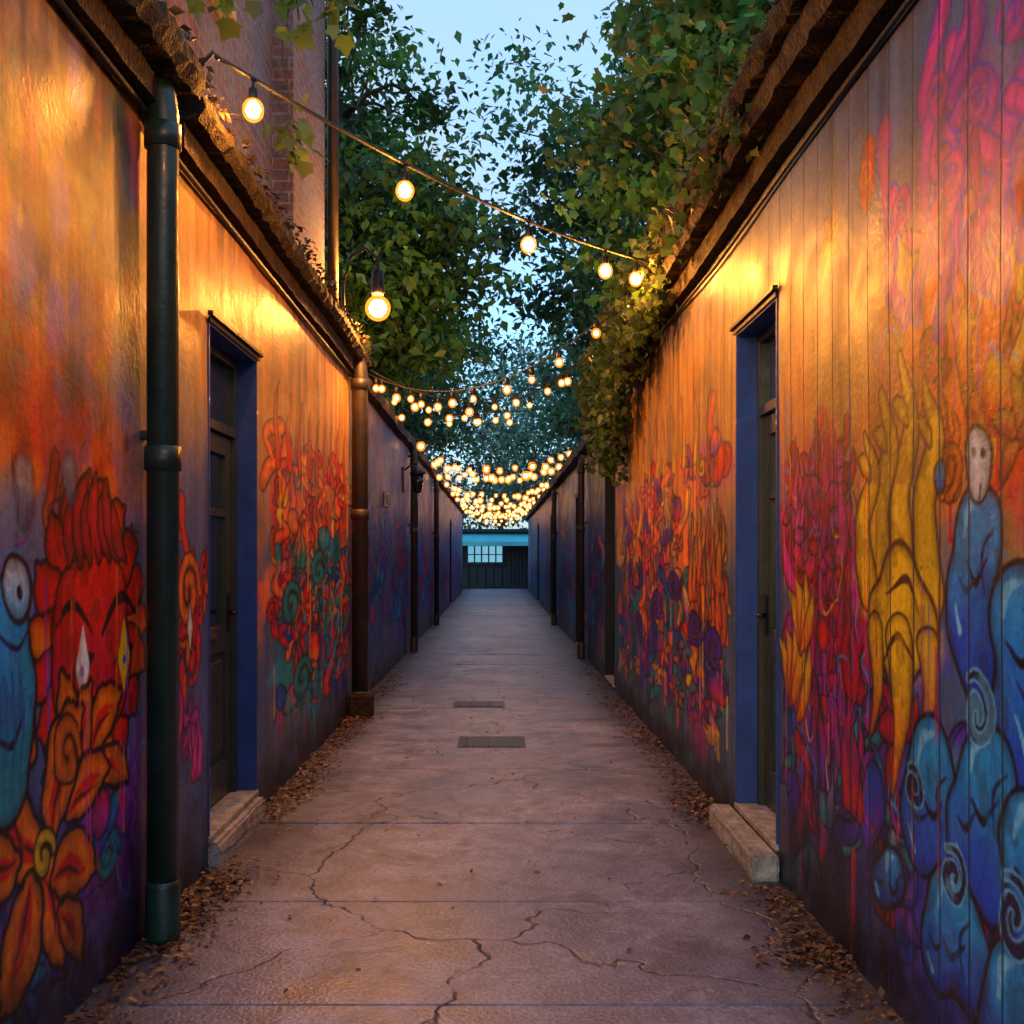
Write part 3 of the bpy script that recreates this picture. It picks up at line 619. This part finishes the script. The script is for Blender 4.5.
fl=empty('wall_spotlight'); parent(fl,tube('arm',[(1.2,8.4,2.93),(1.1,8.4,2.97),(1.05,8.4,2.92)],.012,M_iron,6),tube('head',[(1.08,8.42,2.95),(1.05,8.38,2.9),(1.0,8.3,2.83)],[.025,.045,.06],M_iron,10))

ln=empty('wall_lantern'); o=[box('back_plate',-1.285,-1.26,14.9,15.1,2.25,2.6,M_iron)]
o.append(tube('arm',[(-1.27,15,2.55),(-1.18,15,2.62),(-1.08,15,2.58)],.014,M_iron,8))
o.append(tube('cap',[(-1.08,15,2.6),(-1.08,15,2.52),(-1.08,15,2.5)],[.02,.12,.13],M_iron,6)); o.append(tube('glass',[(-1.08,15,2.5),(-1.08,15,2.28)],[.1,.065],M_glass,6)); o.append(tube('finial',[(-1.08,15,2.28),(-1.08,15,2.24)],[.075,.03],M_iron,6))
parent(ln,*o)

# ------------------------------------------------------------------ lights
def sphere_data(c,r,V,F,seg=8,ring=6,zs=1.25):
    base=len(V); V.append(Vector(c)+Vector((0,0,r*zs)))
    for i in range(1,ring):
        a=math.pi*i/ring
        for k in range(seg):
            b_=2*math.pi*k/seg; V.append(Vector(c)+Vector((r*math.sin(a)*math.cos(b_),r*math.sin(a)*math.sin(b_),r*zs*math.cos(a))))
    V.append(Vector(c)-Vector((0,0,r*zs)))
    for k in range(seg): F.append((base,base+1+k,base+1+(k+1)%seg))
    for i in range(ring-2):
        for k in range(seg):
            a=base+1+i*seg+k;b_=base+1+i*seg+(k+1)%seg; F.append((a,a+seg,b_+seg,b_))
    l=len(V)-1; s0=base+1+(ring-2)*seg
    for k in range(seg): F.append((l,s0+(k+1)%seg,s0+k))
def string(A,B,sag,ts,drop=.1,r=.036,kind='near'):
    near=kind=='near'
    e=empty('string_lights'); A=Vector(A);B=Vector(B)
    f=lambda t:A.lerp(B,t)-Vector((0,0,4*sag*t*(1-t)))
    o=[tube('cable',[f(t) for t in np.linspace(0,1,25)],.009 if near else .006,M_cable,6)]
    V=[];F=[];V2=[];F2=[];V3=[];F3=[]
    for t in ts:
        t=min(.98,max(.02,t+random.uniform(-.02,.02)*(not near)))
        p=f(t); d=drop*random.uniform(.8,1.4) if not near else drop
        if near: tube_data([p,p-Vector((0,0,d-.075))],.006,5,V,F)
        tube_data([p-Vector((0,0,d-.085)),p-Vector((0,0,d-.075)),p-Vector((0,0,d-.03)),p-Vector((0,0,d-.022))],[.008,.019,.021,.017],8 if near else 5,V,F)
        c=p-Vector((0,0,d+.012)); rr=r if near else r*random.uniform(.75,1.15)
        sphere_data(c,rr,V2,F2,14 if near else 8,9 if near else 6,1.1); sphere_data(c,rr*(.7 if near else .55),V3,F3,6 if near else 4,4 if near else 3,1.1)
    o.append(pymesh('sockets',V,F,M_iron,True)); o.append(pymesh('bulb_glass',V2,F2,M_shell if near else M_shell2,True))
    o.append(pymesh('filaments',V3,F3,M_core if near else (M_small if kind=='mid' else M_tiny)))
    return parent(e,*o)
string((-1.14,4.45,3.42),(1.02,7.3,3.34),.10,[.055,.32,.61,.84,.945],.12,.046)
string((1.04,1.0,3.45),(-1.14,3.3,3.44),.10,[.72],.12,.040)
string((-1.18,10.0,3.05),(1.04,8.0,3.38),.42,list(np.linspace(.03,.97,10)),.08,.036,'mid')
string((-1.18,10.2,3.12),(1.04,11.0,3.52),.42,list(np.linspace(.06,.97,9)),.08,.038,'mid')
string((-1.18,11.9,3.2),(1.04,13.2,3.3),.22,list(np.linspace(.04,.6,8)),.08,.044,'mid')
string((-1.18,13.0,3.15),(1.04,10.9,3.5),.35,list(np.linspace(.04,.97,8)),.08,.040,'mid')
y=15.0;s=1
while y<41:
    string((-1.17*s,y,3.08),(1.04*s,y+1.5,3.04),random.uniform(.12,.5),list(np.linspace(.05,.95,9)),.09,.062,'far'); y+=1.5; s=-s
lp=empty('street_lamp'); V=[];F=[]; c=(-.98,9.05,3.43)
sphere_data(c,.105,V,F,18,12,1.0); gl=pymesh('globe',V,F,M_shell,True); V=[];F=[]; sphere_data(c,.072,V,F,8,6,1.0); co_=pymesh('filament',V,F,M_lampcore)
parent(lp,gl,co_,tube('bracket',[(-1.25,9.05,3.2),(-1.27,9.05,3.6),(-1.2,9.05,3.86),(-1.08,9.05,3.92),(-.98,9.05,3.84),(-.98,9.05,3.7)],.016,M_iron,8),
   tube('shade',[(-.98,9.05,3.76),(-.98,9.05,3.73),(-.98,9.05,3.62),(-.98,9.05,3.56),(-.98,9.05,3.54)],[.02,.05,.055,.06,.05],M_iron,16))
for (x,y,z) in ((-1.14,4.42,3.42),(1.02,7.3,3.34),(1.04,8.0,3.38),(1.04,11.0,3.52)):
    s=1 if x>0 else -1
    tube('cable_hook',[(x+s*.09,y,z-.2),(x+s*.05,y,z-.05),(x,y,z),(x-s*.02,y,z-.03)],.009,M_iron,6)

# ------------------------------------------------------------------ brick house
bh=empty('brick_house'); o=[]
o.append(box('wall',-6,-1.50,4.75,8.5,2.9,8.2,M_brick,.005)); o.append(box('chimney_breast',-2.2,-1.36,7.35,8.7,3.25,8.6,M_brick,.005))
o.append(box('string_course',-1.52,-1.45,4.7,7.34,5.3,5.42,M_stone)); o.append(box('roof',-6.3,-1.25,4.5,8.9,8.2,8.5,M_roof,.02))
o.append(box('window_frame',-1.52,-1.47,5.1,5.9,4.4,5.2,M_door)); o.append(box('window_glass',-1.48,-1.462,5.18,5.82,4.48,5.12,M_glass,0)); o.append(box('window_sill',-1.56,-1.42,5.0,6.0,4.31,4.395,M_stone))
o.append(box('lower_wall',-6,-1.64,1.5,8.5,-.05,2.9,M_brick,0)); o.append(tube('downpipe',[(-1.31,8.78,3.25),(-1.31,8.78,8.2)],.045,M_pipe2,12))
parent(bh,*o)

# ------------------------------------------------------------------ ground
me=bpy.data.meshes.new('ground'); me.from_pydata([(-300,-60,-.07),(300,-60,-.07),(300,500,-.07),(-300,500,-.07)],[],[(0,1,2,3)]); me.materials.append(M_ground); link(bpy.data.objects.new('ground',me))
slabs=[]; joints=[1.0,2.2,3.42,4.45,5.75,7.2,8.6,9.9,11.3]
while joints[-1]<45: joints.append(joints[-1]+1.4)
joints[-1]=46
for i in range(len(joints)-1):
    a,b_=joints[i],joints[i+1]; g_=.0055
    dz=random.uniform(-.004,.004)
    slabs.append(box('slab',-1.62,1.62,a+g_,b_-g_,-.06,dz,M_pave,.006))
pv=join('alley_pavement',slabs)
box('pavement',-8,8,46.0,60,-.065,-.01,M_pave,0)
def cover(x,y,w,l):
    e=empty('drain_cover'); o=[box('frame',x-w/2,x+w/2,y-l/2,y+l/2,-.02,.005,M_iron,.002)]
    n=12
    for i in range(n):
        xx=x-w/2+.03+(w-.06)*(i+.5)/n; o.append(box('bar',xx-.011,xx+.011,y-l/2+.03,y+l/2-.03,.005,.009,M_iron,.002))
    parent(e,*o)
cover(-.04,8.22,.5,.5); cover(-.17,10.3,.48,.4)
P=[]
def lit(cx,cy,sx,sy,n): P.append(np.stack([R.normal(cx,sx,n),R.normal(cy,sy,n),np.abs(R.normal(.008,.008,n))],-1))
for cy,n,sx,sy in [(3.2,200,.07,.4),(4.2,520,.09,.25),(4.65,360,.08,.15),(6.3,400,.06,.3),(7.2,500,.07,.5),(8.6,500,.07,.5),(9.4,400,.1,.3),(12,400,.08,.8)]:
    lit(-1.2,cy,sx,sy,n)
for cy,n,sx,sy in [(3.4,200,.05,.4),(4.1,260,.06,.25),(3.85,280,.11,.07),(4.5,80,.1,.2),(6.0,500,.09,.25),(6.7,260,.05,.4),(8.3,460,.07,.5),(10,520,.08,.6),(12.5,300,.08,.8)]:
    lit(1.13,cy,sx,sy,n)
lit(0,9,.8,4,220)
P=np.concatenate(P); P[:,0]=np.clip(P[:,0],-1.27,1.2)
leaves('fallen_leaves',P,.032,T_simple,leafcols(len(P),(.11,.045,.022),.6),M_litter,flat=True)
n=2600; e1=np.stack([R.uniform(-1.5,-1.13,n),R.uniform(2,10,n),3.27+R.normal(0,.02,n)],-1); n2=6000
e2=np.stack([R.uniform(1.0,1.6,n2),R.uniform(2,11.3,n2),0*R.rand(n2)],-1); e2[:,2]=3.42+(e2[:,0]-1.0)*.28+R.normal(0,.025,n2)
PP=np.concatenate([e1,e2]); leaves('roof_leaf_litter',PP,.045,T_simple,leafcols(len(PP),(.05,.035,.014),.6),M_litter,flat=False,droop=-.2)

# ------------------------------------------------------------------ vegetation
tree('maple_tree',(-2.6,13.2,-.05),(-2.0,13.6,6.8),[((-1.35,12.6,4.7),(1.35,1.8,1.3),62),((-2.2,14.6,6.9),(1.7,2.2,2.2),66),((-1.6,12.0,4.0),(.8,1.2,.7),24)],150,.14,T_simple,(.05,.15,.035),.2,.30)
tree('lime_tree',(3.4,17.5,-.05),(2.6,17.5,8.5),[((2.5,17.5,7.6),(2.3,2.6,3.2),62),((1.1,16.5,6.8),(1.2,1.5,1.7),26),((1.6,16.5,4.9),(.9,1.2,.9),14)],140,.155,T_simple,(.05,.14,.06),.2,.34)
tree('maple_tree.001',(2.2,7.6,-.05),(2.0,7.8,5.2),[((1.75,7.6,4.9),(.85,2.2,1.25),66),((1.25,8.6,4.3),(.5,1.1,.75),20),((1.4,6.2,4.3),(.3,1.0,.6),18)],120,.088,T_maple,(.038,.13,.035),.11,.2,droop=-.7)
tree('ash_tree',(-2.7,23,-.05),(-2.4,23,5),[((-2.2,23,5.0),(2.0,2.6,1.8),56)],170,.17,T_simple,(.05,.14,.07),.18,.4)
tree('ash_tree.001',(3.2,27,-.05),(3.0,27,6),[((2.9,27,5.6),(2.0,2.6,2.3),54)],150,.19,T_simple,(.05,.14,.08),.18,.42)
e=empty('distant_trees'); P=[];C=[];V=[];F=[]
for i in range(17):
    x=-26+i*3.2+random.uniform(-1,1); y=random.uniform(56,74); h=random.uniform(13,19) if abs(x)>4 else random.uniform(13,16)
    tube_data([(x,y,-.05),(x+.2,y,h*.25),(x,y,h*.5)],[.25,.15,.06],7,V,F)
    for q in ell_pts((x,y,h*.5),(2.6,2.4,h*.46),48,.5):
        nn=100; P.append(q[None]+R.normal(size=(nn,3))*np.array([.85,.75,.55])); C.append(leafcols(nn,np.array((.10,.24,.20))*R.uniform(.5,1.5)))  # blue-green distance haze is put into the leaf colour
P=np.concatenate(P);C=np.concatenate(C); k=P[:,2]>.3; parent(e,pymesh('branches',V,F,M_bark),leaves('foliage',P[k],.36,T_simple,C[k],M_leaf))
# ivy tumbling over the right wall
V=[];F=[];P=[]
for i in range(100):
    y=R.uniform(4.6,12.2) if i%3==0 else R.uniform(6.9,12.2); L=(R.uniform(.02,.14) if y<6.9 else R.uniform(.1,.4))+.85*math.exp(-((y-10.2)/1.0)**2)
    pts=[(1.3,y,3.5),(1.02,y+R.normal(0,.04),3.44)]; z=3.42; yy=y
    while z>3.42-L-.05: z-=.09; yy+=R.normal(0,.03); pts.append((1.03+R.normal(0,.03)-.03*math.sin(z*5),yy,z))
    tube_data(pts,.006,4,V,F)
    for p in pts: k=11; P.append(np.array(p)[None]+R.normal(size=(k,3))*np.array([.06,.08,.05]))
P.append(ell_pts((1.2,9.4,3.6),(.3,2.5,.25),2400,.5)); P.append(ell_pts((1.35,6.2,3.62),(.28,2.0,.16),1300,.5))
P=np.concatenate(P); e=empty('ivy'); parent(e,pymesh('stems',V,F,M_bark),leaves('foliage',P,.062,T_maple,leafcols(len(P),(.06,.10,.02),.5),M_leaf,droop=-.9))
# vine hanging from the brick house
V=[];F=[];P=[]
for (a,L) in (((-1.35,4.9,4.3),.35),((-1.2,5.0,4.25),.3),((-.95,5.1,4.2),.25),((-.75,5.2,4.25),.3),((-1.05,5.4,4.4),1.0)):
    pts=[(-1.7,5.1,4.6),((a[0]-1.6)/2,5.1,4.62),a]
    z=a[2];x=a[0]
    while z>a[2]-L: z-=.08; x+=R.normal(.01,.012); pts.append((x,a[1],z))
    tube_data(pts,.005,5,V,F)
    for p in pts[2 if L<.9 else -4:]: P.append(np.array(p)[None]+R.normal(size=(6,3))*.05)
P=np.concatenate(P); e=empty('hanging_vine'); parent(e,pymesh('stems',V,F,M_bark),leaves('foliage',P,.095,T_maple,leafcols(len(P),(.07,.13,.03),.4),M_leaf,droop=-.9))

# ------------------------------------------------------------------ building closing the alley
gb=empty('garage_building'); o=[box('wall',-7,7,46.5,52,-.05,2.35,M_navy,.02),box('roof',-7.2,7.2,46.2,52.2,2.352,2.5,M_navy,.02)]
V=[(-5,46.48,2.32),(5,46.48,2.32),(5,45.5,1.95),(-5,45.5,1.95),(-5,45.5,1.78),(5,45.5,1.78)]; o.append(pymesh('awning',V,[(0,1,2,3),(3,2,5,4)],M_teal))
o.append(box('window_glass',-1.25,.25,46.46,46.49,1.1,1.78,M_lit,0)); 
for x in np.linspace(-1.25,.25,6): o.append(box('mullion',x-.03,x+.03,46.41,46.455,1.05,1.8,M_navy,.004))
o.append(box('sill',-1.4,.45,46.38,46.456,.98,1.05,M_navy)); o.append(box('glazing_bar',-1.25,.25,46.42,46.452,1.4,1.44,M_navy,.003))
for x in np.arange(.45,1.9,.16): o.append(box('gate_board',x,x+.14,46.4,46.49,0,1.9,M_doordk,.01))
for x in np.arange(-2.2,.4,.35): o.append(box('lower_panel',x,x+.31,46.42,46.49,.05,.9,M_navy,.01))
parent(gb,*o)

# ------------------------------------------------------------------ sky, sun, camera
w=bpy.data.worlds.new('World'); scene.world=w; w.use_nodes=True; nt=w.node_tree
sk=N(nt,'ShaderNodeTexSky',sky_type='NISHITA'); sk.sun_disc=False; sk.sun_elevation=math.radians(5); sk.sun_rotation=math.radians(200); sk.dust_density=1.2; sk.ozone_density=4
tc=N(nt,'ShaderNodeTexCoord'); cl=noise(nt,tc.outputs['Generated'],2.2,5,.6,.4)
skc=mix(nt,ramp(nt,cl,[(.33,g(.35)),(.58,g(.9))]),sk.outputs[0],(.68,.90,1.14))
nt.links.new(skc,nt.nodes['Background'].inputs[0]); nt.nodes['Background'].inputs[1].default_value=.88
sl=bpy.data.lights.new('sun','SUN'); sl.energy=.1; sl.angle=math.radians(12); sl.color=(1,.8,.65)
so=link(bpy.data.objects.new('sun',sl)); 
az=math.radians(200); el=math.radians(5); dirv=Vector((math.sin(az)*math.cos(el),math.cos(az)*math.cos(el),math.sin(el))); so.rotation_euler=dirv.to_track_quat('Z','Y').to_euler()
cam=bpy.data.cameras.new('camera'); cam.lens=36*1100/1024; cam.shift_x=15/1024; cam.shift_y=43/1024; cam.clip_start=.05; cam.clip_end=1000
c=link(bpy.data.objects.new('camera',cam)); c.location=(0,0,1.4); c.rotation_euler=(math.radians(90),0,0); scene.camera=c
scene.view_settings.view_transform='Standard'; scene.view_settings.look='None'; scene.view_settings.exposure=0
